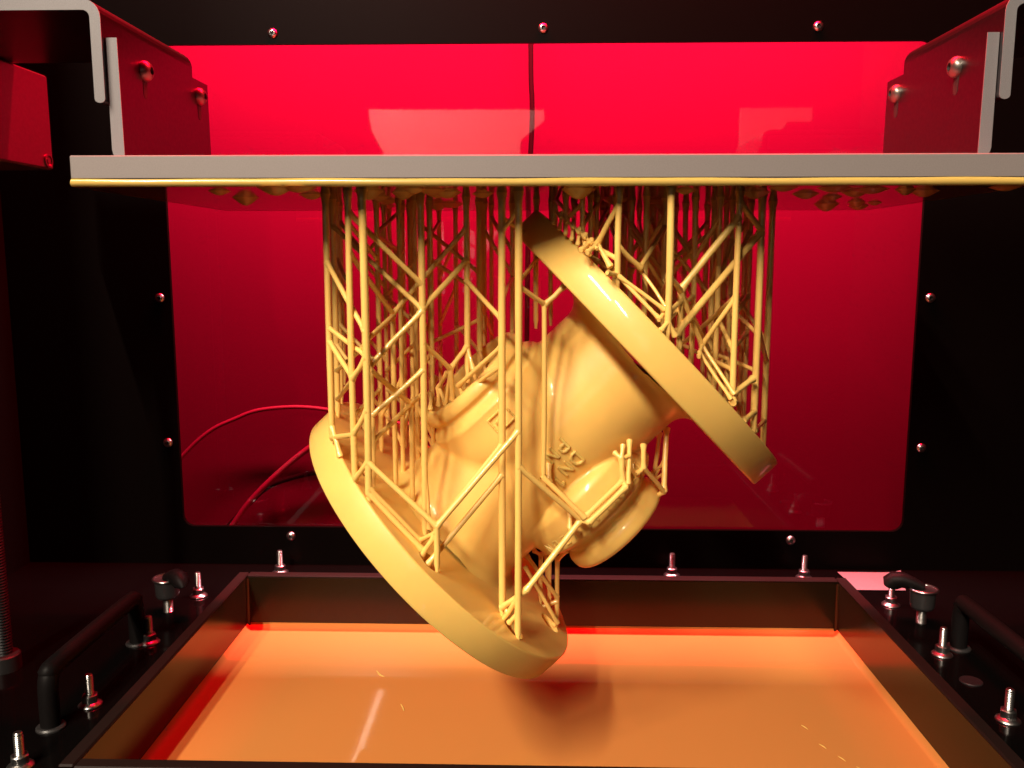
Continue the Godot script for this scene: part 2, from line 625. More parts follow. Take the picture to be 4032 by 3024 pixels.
func _ready() -> void:
	random.seed = 7
	# ------------------------------------------------ camera
	var cam := Camera3D.new()
	cam.name = "camera"
	cam.position = Vector3(0.0005, 0.3353, 0.0)
	cam.rotation = Vector3(-0.1424, 0.0259, 0.0003)
	cam.fov = 47.3
	cam.near = 0.02
	cam.far = 60.0
	add_child(cam)
	cam.current = true
	# ------------------------------------------------ air and exposure
	var world := WorldEnvironment.new()
	world.name = "environment"
	var env := Environment.new()
	env.background_mode = Environment.BG_COLOR
	env.background_color = Color(0.002, 0.002, 0.002)
	env.tonemap_mode = Environment.TONE_MAPPER_LINEAR
	env.tonemap_exposure = 1.0
	env.sdfgi_enabled = true
	env.ssao_enabled = true
	env.ssil_enabled = true
	world.environment = env
	add_child(world)
	materials()
	# ------------------------------------------------ lamps
	var warm := Color(1.0, 0.93, 0.84)
	lamp("ceiling_lamp", "long ceiling lamp above and left of the open printer", Vector3(-1.10, 2.0, 1.0), Vector3(-1.10, 0.0, 1.0), Vector2(0.10, 1.2), warm, 12.6, 8.0, Vector3.BACK)
	lamp("ceiling_lamp", "long narrow ceiling lamp farther out in front of the printer", Vector3(-0.83, 2.0, 2.22), Vector3(-0.83, 0.0, 2.22), Vector2(0.03, 1.2), warm, 16.0, 8.0, Vector3.BACK)
	lamp("red_strip_lamp", "red light strip under the roof of the printer", Vector3(0.0, 1.0, -0.775), Vector3(0.0, 0.0, -0.78), Vector2(0.7, 0.02), Color(1.0, 0.012, 0.15), 4.5, 4.0, Vector3.BACK)
	lamp("window_strip_lamp", "light strip above the red window", Vector3(0.0, 0.66, -0.86), Vector3(0.0, 0.30, -1.03), Vector2(0.9, 0.03), Color(1.0, 0.88, 0.9), 3.3, 4.0, Vector3.BACK)
	# ------------------------------------------------ the room that the window mirrors
	var w0 := obj("lit_window", prism(PackedVector2Array([Vector2(-0.79, 1.03), Vector2(0.04, 1.025), Vector2(0.04, 0.975), Vector2(-0.07, 0.89), Vector2(-0.08, 0.63), Vector2(-0.35, 0.155), Vector2(-0.64, 0.155), Vector2(-0.66, 0.63), Vector2(-0.72, 0.83), Vector2(-0.775, 0.93)]), 2.6, 2.62), glowing(Color(1.0, 0.93, 0.86), 0.42))
	tag(w0, "tall bright opening in the room facing the printer", "window", "windows of the room")
	var w1 := obj("lit_window", prism(PackedVector2Array([Vector2(0.96, 1.03), Vector2(1.29, 1.03), Vector2(1.29, 0.97), Vector2(1.18, 0.97), Vector2(1.07, 0.82), Vector2(0.96, 0.81)]), 2.6, 2.62), glowing(Color(1.0, 0.93, 0.86), 0.26))
	tag(w1, "small bright opening in the room right of the tall one", "window", "windows of the room")
	# ------------------------------------------------ the chamber
	var back := CSGCombiner3D.new()
	back.name = "back_wall"
	back.set_meta("kind", "structure")
	add_child(back)
	var slab := CSGBox3D.new()
	slab.name = "slab"
	slab.size = Vector3(1.0, 1.1, 0.004)
	slab.position = Vector3(0, 0.55, -0.828)
	slab.material = m.frame
	back.add_child(slab)
	var cutter := CSGPolygon3D.new()
	cutter.name = "opening"
	cutter.operation = CSGShape3D.OPERATION_SUBTRACTION
	var hole := PackedVector2Array()
	for c in [[0.356, 0.5276, 0.0], [-0.3443, 0.5276, PI / 2], [-0.3443, 0.0743, PI], [0.356, 0.0743, PI * 1.5]]:
		for s in 7:
			var t: float = c[2] + PI / 2 * s / 6.0
			var mid := Vector2(c[0] - signf(c[0]) * 0.011, c[1] + (-0.011 if c[1] > 0.3 else 0.011))
			hole.append(mid + Vector2.from_angle(t) * 0.011)
	cutter.polygon = hole
	cutter.depth = 0.02
	cutter.position = Vector3(0, 0, -0.82)
	cutter.material = m.frame
	back.add_child(cutter)
	struct("left_wall", box(Vector3(-0.505, 0.55, -0.54), Vector3(0.01, 1.1, 0.572), 0.001), m.black)
	struct("right_wall", box(Vector3(0.505, 0.55, -0.54), Vector3(0.01, 1.1, 0.572), 0.001), m.black)
	struct("roof", box(Vector3(0, 1.105, -0.54), Vector3(1.02, 0.01, 0.572), 0.001), m.black)
	# the cavity behind the window
	struct("cavity_back_wall", box(Vector3(0, 0.5, -1.035), Vector3(1.3, 1.1, 0.01), 0.001), m.red_wall)
	struct("cavity_floor", box(Vector3(0, -0.055, -0.93), Vector3(1.3, 0.01, 0.2), 0.001), m.red_wall)
	struct("cavity_ceiling", box(Vector3(0, 1.055, -0.93), Vector3(1.3, 0.01, 0.2), 0.001), m.red_wall)
	struct("cavity_left_wall", box(Vector3(-0.655, 0.5, -0.93), Vector3(0.01, 1.1, 0.2), 0.001), m.red_wall)
	struct("cavity_right_wall", box(Vector3(0.655, 0.5, -0.93), Vector3(0.01, 1.1, 0.2), 0.001), m.red_wall)
	var ends := begin()
	for s in [-1.0, 1.0]: add_box(ends, Vector3(s * 0.578, 0.5, -0.8285), Vector3(0.156, 1.12, 0.003), 0.0005)
	struct("cavity_front_wall", ends.commit(), m.black)
	var pst := begin()
	flat(pst, Vector3(-0.37, 0.05, -0.8315), Vector3(0.38, 0.05, -0.8315), Vector3(0.38, 0.55, -0.8315), Vector3(-0.37, 0.55, -0.8315), Vector3(0, 0, 1))
	tag(obj("window_pane", pst.commit(), m.pane), "glossy red lit window pane in the black back wall", "window pane")
	# cables hanging behind the window
	var cz := -1.005
	tag(obj("cable", tube(curve([Vector3(-0.005, 0.9, cz), Vector3(-0.005, 0.57, cz), Vector3(-0.0035, 0.51, cz), Vector3(-0.0035, 0.48, cz), Vector3(-0.006, 0.42, cz), Vector3(-0.008, 0.3, cz + 0.01), Vector3(-0.01, 0.0, cz)]), 0.0028, 8), m.dark_cable), "dark cable hanging straight down behind top centre of the red window", "cable", "cables behind the red window")
	tag(obj("cable", tube(curve(cable_a()), 0.0024, 8), m.red_cable), "thin red cable arching behind the red window left of the print", "cable", "cables behind the red window")
	tag(obj("cable", tube(curve(cable_b()), 0.0034, 8), m.red_cable), "thick red cable rising steeply from the window's lower left edge", "cable", "cables behind the red window")
	tag(obj("cable", tube(curve(cable_c()), 0.0030, 8), m.dark_cable), "dark cable branching low from the thick red cable behind the window", "cable", "cables behind the red window")
	# screws round the window
	var screw := thing("dome_screw", "dome screw at top left of the black window frame", "screw", Vector3.ZERO, "dome screws round the red window")
	screw.set_meta("called", "dome_screw")
	obj("head", lathe([Vector2(0.0046, 0.0), Vector2(0.0046, 0.0006), Vector2(0.0041, 0.0016), Vector2(0.0031, 0.0025), Vector2(0.0020, 0.0029), Vector2(0.0018, 0.0029)], 20, true), m.steel, screw)
	obj("socket", lathe([Vector2(0.0018, 0.0029), Vector2(0.0018, 0.0012), Vector2(0.0, 0.0010)], 6), m.hole, screw)
	var spots := [[-0.238, 0.537, ""], [0.007, 0.540, "dome screw at top centre of the black window frame"], [0.252, 0.540, "dome screw at top right of the black window frame"],
		[-0.355, 0.298, "upper dome screw on the frame left of the red window"], [-0.355, 0.158, "lower dome screw on the frame left of the red window"],
		[0.367, 0.299, "upper dome screw on the frame right of the red window"], [0.368, 0.157, "lower dome screw on the frame right of the red window"],
		[-0.238, 0.065, "dome screw below the red window at its left"], [0.249, 0.065, "dome screw below the red window at its right"]]
	for k in spots.size():
		var o: Node3D = screw if k == 0 else again(screw, Vector3.ZERO, 0.0, spots[k][2])
		o.position = Vector3(spots[k][0], spots[k][1], -0.826)
		o.rotation = Vector3(PI / 2, 0, 0)
		o.rotate_object_local(Vector3.UP, k * 0.7)
	# ------------------------------------------------ deck and vat
	var deck := begin()
	add_box(deck, Vector3(-0.385, DECK - 0.004, -0.55), Vector3(0.23, 0.008, 0.552), 0.0004)
	add_box(deck, Vector3(0.3915, DECK - 0.004, -0.55), Vector3(0.217, 0.008, 0.552), 0.0004)
	add_box(deck, Vector3(0.0065, DECK - 0.004, -0.798), Vector3(0.553, 0.008, 0.056), 0.0004)
	add_box(deck, Vector3(0.0065, DECK - 0.004, -0.36), Vector3(0.553, 0.008, 0.172), 0.0004)
	struct("deck_floor", deck.commit(), m.deck)
	vat()
	studs()
	fittings()
	build_plate()
	brackets()
	drips()
	printed_valve()

func cable_a() -> Array:
	var z := -1.005
	return [Vector3(-0.52, -0.01, z), Vector3(-0.424, 0.095, z), Vector3(-0.384, 0.132, z), Vector3(-0.350, 0.149, z), Vector3(-0.322, 0.159, z), Vector3(-0.278, 0.163, z), Vector3(-0.235, 0.159, z), Vector3(-0.191, 0.149, z), Vector3(-0.12, 0.09, z)]

func cable_b() -> Array:
	var z := -1.003
	return [Vector3(-0.40, -0.02, z), Vector3(-0.367, 0.010, z), Vector3(-0.338, 0.048, z), Vector3(-0.303, 0.083, z), Vector3(-0.262, 0.116, z), Vector3(-0.224, 0.135, z), Vector3(-0.181, 0.144, z), Vector3(-0.1, 0.14, z)]

func cable_c() -> Array:
	var z := -1.016
	return [Vector3(-0.39, -0.01, z), Vector3(-0.349, 0.036, z), Vector3(-0.321, 0.062, z), Vector3(-0.293, 0.074, z), Vector3(-0.254, 0.083, z), Vector3(-0.215, 0.086, z), Vector3(-0.1, 0.085, z)]

func vat() -> void:
	var x0 := -0.2614
	var x1 := 0.2738
	var z0 := -0.76
	var z1 := -0.464
	var w := 0.0065
	var top := 0.0483
	var v := thing("resin_vat", "dark rectangular vat full of glossy orange resin", "vat", Vector3(0.006, -0.03, -0.612))
	for side in [[Vector3(x0 - w / 2, 0.009, (z0 + z1) / 2), Vector3(w, 0.0782, z1 - z0)], [Vector3(x1 + w / 2, 0.009, (z0 + z1) / 2), Vector3(w, 0.0782, z1 - z0)],
			[Vector3((x0 + x1) / 2, 0.009, z0 - w / 2), Vector3(x1 - x0 + 2 * w, 0.0782, w)], [Vector3((x0 + x1) / 2, 0.009, z1 + w / 2), Vector3(x1 - x0 + 2 * w, 0.0782, w)]]:
		obj("side_wall", box(side[0], side[1], 0.0008), m.vat, v, true)
	obj("vat_floor", box(Vector3((x0 + x1) / 2, -0.026, (z0 + z1) / 2), Vector3(x1 - x0 - 0.001, 0.006, z1 - z0 - 0.001), 0.0), m.vat, v, true)
	# the turned-over lip
	var r := begin()
	add_box(r, Vector3(x0 - w / 2 - 0.001, top + 0.0002, (z0 + z1) / 2), Vector3(w + 0.003, 0.0024, z1 - z0 + 2 * w + 0.002), 0.001)
	add_box(r, Vector3(x1 + w / 2 + 0.001, top + 0.0002, (z0 + z1) / 2), Vector3(w + 0.003, 0.0024, z1 - z0 + 2 * w + 0.002), 0.001)
	add_box(r, Vector3((x0 + x1) / 2, top + 0.0001, z0 - w / 2 - 0.001), Vector3(x1 - x0 - 0.0012, 0.0022, w + 0.003), 0.001)
	add_box(r, Vector3((x0 + x1) / 2, top + 0.0001, z1 + w / 2 + 0.001), Vector3(x1 - x0 - 0.0012, 0.0022, w + 0.003), 0.001)
	obj("rim", r.commit(), m.rim, v, true)
	for c in [[x0, z0], [x1, z0]]:
		obj("corner_bead", tube([Vector3(c[0], -0.005, c[1]), Vector3(c[0], top - 0.002, c[1])], 0.0026, 12), m.vat, v, true)
	# the resin, its edge drawn up the walls
	var l := thing("liquid_resin", "still pool of glossy orange resin inside the dark vat", "resin", Vector3(0.006, -0.02, -0.612))
	var st := begin()
	var d := 0.006
	var rise := 0.0042
	var steps := 6
	var prev := []
	for k in steps + 1:
		var t := float(k) / steps
		var inset := d * t
		var y := rise * pow(1.0 - t, 2.2)
		var ring := [Vector3(x0 + inset, y, z0 + inset), Vector3(x1 - inset, y, z0 + inset), Vector3(x1 - inset, y, z1 - inset), Vector3(x0 + inset, y, z1 - inset)]
		if k > 0:
			var slope := rise * 2.2 * pow(1.0 - t + 0.5 / steps, 1.2) / d
			var ns := [Vector3(0, 1, slope).normalized(), Vector3(-slope, 1, 0).normalized(), Vector3(0, 1, -slope).normalized(), Vector3(slope, 1, 0).normalized()]
			for j in 4:
				flat(st, prev[j], prev[(j + 1) % 4], ring[(j + 1) % 4], ring[j], ns[j])
		prev = ring
	flat(st, prev[0], prev[1], prev[2], prev[3], Vector3.UP)
	obj("surface", st.commit(), m.resin, l, true)
	# specks of skin that float on the resin
	var sk := begin()
	streak(sk, [Vector3(-0.128, 0, -0.676), Vector3(-0.124, 0, -0.669), Vector3(-0.120, 0, -0.666)], [0.0003, 0.0009, 0.0003])
	obj("floating_skin", sk.commit(), m.film, l, true)
	sk = begin()
	streak(sk, [Vector3(-0.1000, 0, -0.6225), Vector3(-0.0975, 0, -0.617), Vector3(-0.0960, 0, -0.612)], [0.0003, 0.0007, 0.0003])
	obj("floating_skin", sk.commit(), m.film, l, true)
	for p in [Vector3(0.20, 0, -0.575), Vector3(0.208, 0, -0.56), Vector3(0.216, 0, -0.548), Vector3(0.195, 0, -0.60), Vector3(0.175, 0, -0.53)]:
		var s2 := begin()
		streak(s2, [p, p + Vector3(0.002, 0, 0.003), p + Vector3(0.003, 0, 0.006)], [0.0002, 0.0005, 0.0002])
		obj("floating_skin", s2.commit(), m.film, l, true)

# a low ridge that lies on the resin
func streak(st: SurfaceTool, line: Array, widths: Array) -> void:
	var pts := curve(line, 5)
	for k in pts.size() - 1:
		var f0 := float(k) / (pts.size() - 1) * (widths.size() - 1)
		var f1 := float(k + 1) / (pts.size() - 1) * (widths.size() - 1)
		var w0: float = lerpf(widths[int(f0)], widths[mini(int(f0) + 1, widths.size() - 1)], f0 - int(f0))
		var w1: float = lerpf(widths[mini(int(f1), widths.size() - 1)], widths[mini(int(f1) + 1, widths.size() - 1)], f1 - int(f1))
		var d: Vector3 = (pts[k + 1] - pts[k]).normalized()
		var s := Vector3(-d.z, 0, d.x)
		var n := 6
		for j in n:
			var a0 := PI * j / n
			var a1 := PI * (j + 1) / n
			var e0 := s * cos(a0) + Vector3.UP * sin(a0) * 0.9
			var e1 := s * cos(a1) + Vector3.UP * sin(a1) * 0.9
			tri(st, pts[k] + e0 * w0, pts[k] + e1 * w0, pts[k + 1] + e1 * w1, e0, e1, e1)
			tri(st, pts[k] + e0 * w0, pts[k + 1] + e1 * w1, pts[k + 1] + e0 * w1, e0, e1, e0)

func studs() -> void:
	var s := thing("stud_bolt", "stud bolt on the deck, second from the back left of the vat", "bolt", Vector3(-0.301, DECK, -0.646), "stud bolts round the vat")
	s.set_meta("called", "stud_bolt")
	var shaft := [Vector2(0.0, 0.0), Vector2(0.0029, 0.0)]
	for k in 16:
		shaft.append(Vector2(0.0029, 0.001 + k * 0.00125))
		shaft.append(Vector2(0.00245, 0.0016 + k * 0.00125))
	shaft.append_array([Vector2(0.0027, 0.0212), Vector2(0.0021, 0.0221), Vector2(0.0, 0.0221)])
	obj("threaded_shaft", lathe(shaft, 14), m.steel, s)
	obj("nut", lathe([Vector2(0.0053, 0.0020), Vector2(0.0053, 0.0022), Vector2(0.0053, 0.0073), Vector2(0.0046, 0.0080), Vector2(0.0030, 0.0080)], 6), m.steel, s)
	obj("flange_washer", lathe([Vector2(0.0076, 0.0), Vector2(0.0078, 0.0005), Vector2(0.0076, 0.0010), Vector2(0.0058, 0.0024), Vector2(0.0045, 0.0030)], 24, true), m.steel, s)
	for a in [[-0.299, -0.742, "stud bolt on the deck at the back left of the vat"], [-0.299, -0.549, "stud bolt on the deck, third from the back left of the vat"], [-0.304, -0.476, "stud bolt at the front left, cut off by the picture's lower left corner"],
			[-0.243, -0.803, "stud bolt behind the vat under the window's lower left screw"], [0.132, -0.805, "reddish stud bolt behind the vat right of the print"], [0.256, -0.802, "stud bolt behind the vat beside the sheet of paper"],
			[0.312, -0.738, "stud bolt on the deck in front of the sheet of paper"], [0.312, -0.641, "stud bolt right of the vat between clamp and handle"], [0.311, -0.545, "nearest stud bolt right of the vat"]]:
		again(s, Vector3(a[0], DECK, a[1]), a[0] * 9.0 + a[1] * 5.0, a[2])

func fittings() -> void:
	# lifting handles of the vat plate
	for a in [[-0.310, "black tubular handle on the deck left of the vat", -0.645, -0.52], [0.330, "black tubular handle on the deck right of the vat", -0.653, -0.505]]:
		var x: float = a[0]
		var h := thing("vat_handle", a[1], "handle", Vector3(x + 0.004 * signf(x), DECK, (a[2] + a[3]) / 2.0), "handles beside the vat")
		var px := x
		obj("grip", tube(curve([Vector3(px, DECK, a[2]), Vector3(px, 0.062, a[2]), Vector3(px, 0.071, a[2] + 0.003), Vector3(px, 0.074, a[2] + 0.012), Vector3(px, 0.074, a[3] - 0.012), Vector3(px, 0.071, a[3] - 0.003), Vector3(px, 0.062, a[3]), Vector3(px, DECK, a[3])], 4), 0.0062, 16), m.tube, h, true)
		for z in [a[2], a[3]]:
			obj("foot", lathe([Vector2(0.009, 0.0), Vector2(0.009, 0.001), Vector2(0.008, 0.002), Vector2(0.0, 0.002)], 20), m.rubber, h).position = Vector3(px, DECK, z) - h.position
	# clamps that hold the vat down
	for a in [[Vector3(0.322, DECK, -0.701), 0.5, "black clamp knob with chrome rim beside the paper"], [Vector3(-0.312, DECK, -0.708), -2.2, "black clamp knob at the back left of the vat"]]:
		var k := thing("clamp_knob", a[2], "clamp", a[0], "clamp knobs beside the vat")
		obj("screw_thread", lathe(thread(0.0042, 0.016), 14), m.steel, k)
		obj("cup", lathe([Vector2(0.0, 0.013), Vector2(0.0085, 0.013), Vector2(0.0095, 0.015), Vector2(0.0100, 0.026), Vector2(0.0105, 0.029), Vector2(0.0, 0.0295)], 28), m.rubber, k)
		obj("chrome_rim", lathe([Vector2(0.0106, 0.0282), Vector2(0.0116, 0.0286), Vector2(0.0120, 0.0294), Vector2(0.0116, 0.0302), Vector2(0.0106, 0.0304)], 32, true), m.steel, k)
		var turn: float = a[1]
		var out := Vector3(-cos(turn), 0, -sin(turn) * 0.6).normalized()
		var st := begin()
		add_tube(st, [Vector3(0, 0.030, 0), out * 0.008 + Vector3(0, 0.033, 0), out * 0.016 + Vector3(0, 0.035, 0), out * 0.022 + Vector3(0, 0.034, 0), out * 0.026 + Vector3(0, 0.031, 0), out * 0.0275 + Vector3(0, 0.028, 0)], [0.004, 0.0052, 0.0066, 0.0076, 0.0068, 0.003], 16)
		obj("lever", st.commit(), m.tube, k)
	# sheet of paper and a metal plug in the deck
	var p := begin()
	var g := []
	for i in 13:
		var row := []
		for j in 9:
			var u := i / 12.0
			var t := j / 8.0
			var x := lerpf(lerpf(0.292, 0.352, u), lerpf(0.2935, 0.338, u), t)
			var z := lerpf(-0.816, -0.770, t)
			var y := DECK + 0.0012 + 0.0022 * pow(maxf(0.0, u - 0.75) * 4.0, 2.0) * (1.0 - t) + 0.0006 * sin(u * 5.0 + t * 2.0) * sin(t * PI) + 0.0006 * exp(-(pow(u - 0.45, 2.0) + pow(t - 0.5, 2.0)) * 60.0)
			row.append(Vector3(x, y, z))
		g.append(row)
	for i in 12:
		for j in 8:
			for f in [[[0, 0], [1, 0], [1, 1]], [[0, 0], [1, 1], [0, 1]]]:
				var q := []
				var ns := []
				for c in f:
					var a: int = i + c[0]
					var b: int = j + c[1]
					q.append(g[a][b])
					ns.append(((g[a][mini(b + 1, 8)] - g[a][maxi(b - 1, 0)]).cross(g[mini(a + 1, 12)][b] - g[maxi(a - 1, 0)][b])).normalized())
				tri(p, q[0], q[1], q[2], ns[0], ns[1], ns[2])
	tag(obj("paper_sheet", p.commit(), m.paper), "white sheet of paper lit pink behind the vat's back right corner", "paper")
	tag(obj("metal_plug", lathe([Vector2(0.0078, 0.0), Vector2(0.0078, 0.0006), Vector2(0.0072, 0.0012), Vector2(0.0, 0.0012)], 28), m.rod), "round dull metal plug in the deck right of the vat", "plug")
	get_node("metal_plug").position = Vector3(0.313, DECK, -0.598)
	# lifting screw at the far left
	var rod := thing("lead_screw", "vertical threaded lead screw at the far left of the chamber", "lead screw", Vector3(-0.3885, DECK, -0.6))
	obj("threaded_rod", lathe(thread(0.0062, 0.36, 0.0022), 14), m.rod, rod)
	obj("base_bearing", lathe([Vector2(0.011, 0.0), Vector2(0.011, 0.011), Vector2(0.010, 0.012), Vector2(0.0, 0.012)], 24), m.rubber, rod)

func thread(radius: float, height: float, pitch := 0.00125) -> Array:
	var out := [Vector2(0, 0), Vector2(radius, 0)]
	for k in int(height / pitch) - 1:
		out.append(Vector2(radius, (k + 0.4) * pitch))
		out.append(Vector2(radius * 0.86, (k + 0.9) * pitch))
	out.append_array([Vector2(radius * 0.9, height), Vector2(0, height)])
	return out

func build_plate() -> void:
	var cx := 0.0075
	var b := thing("build_plate", "wide grey metal build plate with a yellow resin edge", "build plate", Vector3(cx, PLATE_UNDER, -0.604))
	obj("slab", box(Vector3(cx, 0.3842, -0.604), Vector3(0.52, 0.0126, 0.2435), 0.0006), m.plate, b, true)
	obj("lower_slab", box(Vector3(cx, 0.3762, -0.604), Vector3(0.5192, 0.0034, 0.2430), 0.0004), m.plate, b, true)
	# resin clinging round the lower edge, bulging a little
	var st := begin()
	var hx := 0.2597
	var hz := 0.1216
	var prof := [Vector2(0.0, 0.0040), Vector2(0.0002, 0.0036), Vector2(0.0005, 0.0027), Vector2(0.0006, 0.0016), Vector2(0.0004, 0.0004), Vector2(0.0, -0.0003)]
	for k in prof.size() - 1:
		var a: Vector2 = prof[k]
		var c: Vector2 = prof[k + 1]
		var na := Vector2(0.3 + a.x * 700.0, 0.8 * (a.y - 0.0022) / 0.0025).normalized()
		var nc := Vector2(0.3 + c.x * 700.0, 0.8 * (c.y - 0.0022) / 0.0025).normalized()
		for side in 4:
			var out: Vector3 = [Vector3(0, 0, 1), Vector3(1, 0, 0), Vector3(0, 0, -1), Vector3(-1, 0, 0)][side]
			var along: Vector3 = [Vector3(1, 0, 0), Vector3(0, 0, -1), Vector3(-1, 0, 0), Vector3(0, 0, 1)][side]
			var h := hz if side % 2 == 0 else hx
			var l := hx if side % 2 == 0 else hz
			var n := 60
			for j in n:
				var quad := []
				var ns := []
				for e in [[j, a, na], [j + 1, a, na], [j + 1, c, nc], [j, c, nc]]:
					var s: float = lerpf(-l, l, float(e[0]) / n)
					var pr: Vector2 = e[1]
					var sc := 1.0 + 0.04 * sin(s * 37.0 + side) + 0.03 * sin(s * 91.0)
					var corner := (l - absf(s)) < 0.001
					quad.append(Vector3(cx, PLATE_UNDER, -0.604) + along * (s + (signf(s) * pr.x if corner else 0.0)) + out * (h + pr.x) + Vector3.UP * (pr.y * (sc if pr.y > 0.0 else 1.0)))
					var nn: Vector2 = e[2]
					ns.append((out * nn.x + Vector3.UP * nn.y).normalized())
				tri(st, quad[0], quad[1], quad[2], ns[0], ns[1], ns[2])
				tri(st, quad[0], quad[2], quad[3], ns[0], ns[2], ns[3])
	obj("resin_edge", st.commit(), m.film, b, true)
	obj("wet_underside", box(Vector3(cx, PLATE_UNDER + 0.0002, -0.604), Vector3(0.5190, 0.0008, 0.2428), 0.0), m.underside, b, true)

func brackets() -> void:
	# the left one is drawn, the right one mirrors it about the plate's middle
	for s: float in [-1.0, 1.0]:
		var side := "left" if s < 0 else "right"
		var mid := 0.0065
		var face := 0.2425       # inner face of the upright, from the middle
		var z0 := -0.650
		var z1 := -0.512
		# angle bolted on the plate
		var up := PackedVector2Array()
		for q in [[0.0, 0.4585], [0.0065, 0.4585], [0.0065, 0.3965]]: up.append(Vector2(mid + s * (face + q[0]), q[1]))
		for k in 5:
			var t := PI / 2 * k / 4.0
			up.append(Vector2(mid + s * (face + 0.0065 - 0.0065 * (1.0 - cos(t))), 0.3970 - 0.0065 * sin(t)))
		up.append(Vector2(mid + s * (face - 0.0022), 0.3905))
		up.append(Vector2(mid + s * (face - 0.0006), 0.3935))
		var a := thing("angle_bracket", "metal angle bracket standing on the %s end of the build plate" % side, "bracket", Vector3(mid + s * face, 0.3905, (z0 + z1) / 2.0), "angle brackets on the build plate")
		obj("plate", prism(up, z0, z1), m.sheet, a, true)
		obj("cut_edge", prism(up, z1, z1 + 0.0006), m.cut, a, true)
		for e in [[-0.545, 0.447], [-0.632, 0.4475]]:
			var key := thing("button_screw", "%s button head screw in the %s angle bracket's keyhole slot" % ["front" if e[0] > -0.6 else "rear", side], "screw", Vector3(mid + s * (face - 0.0), e[1], e[0]), "screws of the angle brackets")
			key.rotation = Vector3(0, 0, s * PI / 2)
			obj("head", lathe([Vector2(0.0062, 0.0), Vector2(0.0062, 0.0010), Vector2(0.0057, 0.0028), Vector2(0.0044, 0.0043), Vector2(0.0024, 0.0050)], 24, true), m.dark_steel, key)
			obj("socket", lathe([Vector2(0.0024, 0.0050), Vector2(0.0022, 0.0030), Vector2(0.0, 0.0028)], 6), m.hole, key)
			var slot := PackedVector2Array()
			for k in 9: slot.append(Vector2(0, -0.0135) + Vector2.from_angle(PI + PI * k / 8.0) * 0.0027)
			slot.append_array([Vector2(0.0030, -0.004), Vector2(-0.0030, -0.004)])
			var so := obj("keyhole_slot", prism(slot, 0.0, 0.0004), m.hole, a)
			so.transform = Transform3D(Basis(Vector3(0, 0, s), Vector3.UP, Vector3(-s, 0, 0)), Vector3(mid + s * face, e[1], e[0]) - a.position)
		# hanger: bent sheet that comes down from the lifting arm
		var hp := PackedVector2Array()
		var r := 0.010
		var ins: float = face + 0.0068
		var thick := 0.0060
		hp.append(Vector2(mid + s * ins, 0.4245))
		for k in 7:
			var t := PI / 2 * k / 6.0
			hp.append(Vector2(mid + s * (ins + r * (1.0 - cos(t))), 0.4785 - r + r * sin(t)))
		hp.append(Vector2(mid + s * (ins + 0.15), 0.4785))
		hp.append(Vector2(mid + s * (ins + 0.15), 0.4785 - thick))
		for k in 7:
			var t := PI / 2 * (6 - k) / 6.0
			hp.append(Vector2(mid + s * (ins + r - (r - thick) * cos(t)), 0.4785 - r + (r - thick) * sin(t)))
		hp.append(Vector2(mid + s * (ins + thick), 0.4245))
		for k in 5:
			var t := PI * (k + 1) / 6.0
			hp.append(Vector2(mid + s * (ins + thick / 2 + thick / 2 * cos(t)), 0.4245 - 0.0022 * sin(t)))
		var h := thing("hanger_bracket", "bent metal hanger joining the %s angle bracket to the arm" % side, "bracket", Vector3(mid + s * ins, 0.4225, (z0 + z1) / 2.0), "hangers of the build plate")
		obj("bent_sheet", prism(hp, -0.640, -0.508), m.sheet, h, true)
		obj("cut_edge", prism(hp, -0.508, -0.5074), m.cut, h, true)
		# lifting arm
		var ax: float = mid + s * (0.3765 + 0.03)
		var arm := thing("lifting_arm", "grey lifting arm along the %s side of the chamber" % side, "arm", Vector3(ax, 0.402, -0.575), "lifting arms")
		obj("beam", box(Vector3(ax, 0.4372, -0.575), Vector3(0.06, 0.0700, 0.215), 0.0015), m.beam, arm, true)
		var bolt := obj("socket_bolt", lathe([Vector2(0.0052, 0.0), Vector2(0.0052, 0.0012), Vector2(0.0040, 0.0014), Vector2(0.0038, 0.0004), Vector2(0.0022, 0.0004), Vector2(0.0022, 0.0012), Vector2(0.0, 0.0012)], 24), m.dark_steel, arm)
		bolt.transform = Transform3D(Basis(Vector3(0, 0, 1), s * PI / 2), Vector3(mid + s * 0.3765, 0.4085, -0.6745) - arm.position)

func drips() -> void:
	var shapes := []
	for n in 4:
		var wide := 0.0095 + 0.0012 * n
		var tall := 0.0030 + 0.0011 * ((n * 2) % 3)
		var prof := []
		for c in 11:
			var t := c / 10.0
			prof.append(Vector2(wide * t, -tall * 1.15 * pow(1.0 - t * t, 1.7)))
		shapes.append(lathe(prof, 24, true))
	var k := 0
	var row := DRIPS.duplicate()
	row.sort_custom(func(a, b): return a[0] / -a[1] < b[0] / -b[1])
	for d in row:
		var o := obj("resin_drip", shapes[k % 4], m.drip)
		o.position = Vector3(d[0], PLATE_UNDER, d[1])
		o.scale = Vector3.ONE * (0.6 + 0.4 * random.randf())
		tag(o, "brown drop of resin under the build plate, %s from its left end" % ordinal(k), "resin drop", "drops of resin under the build plate")
		k += 1

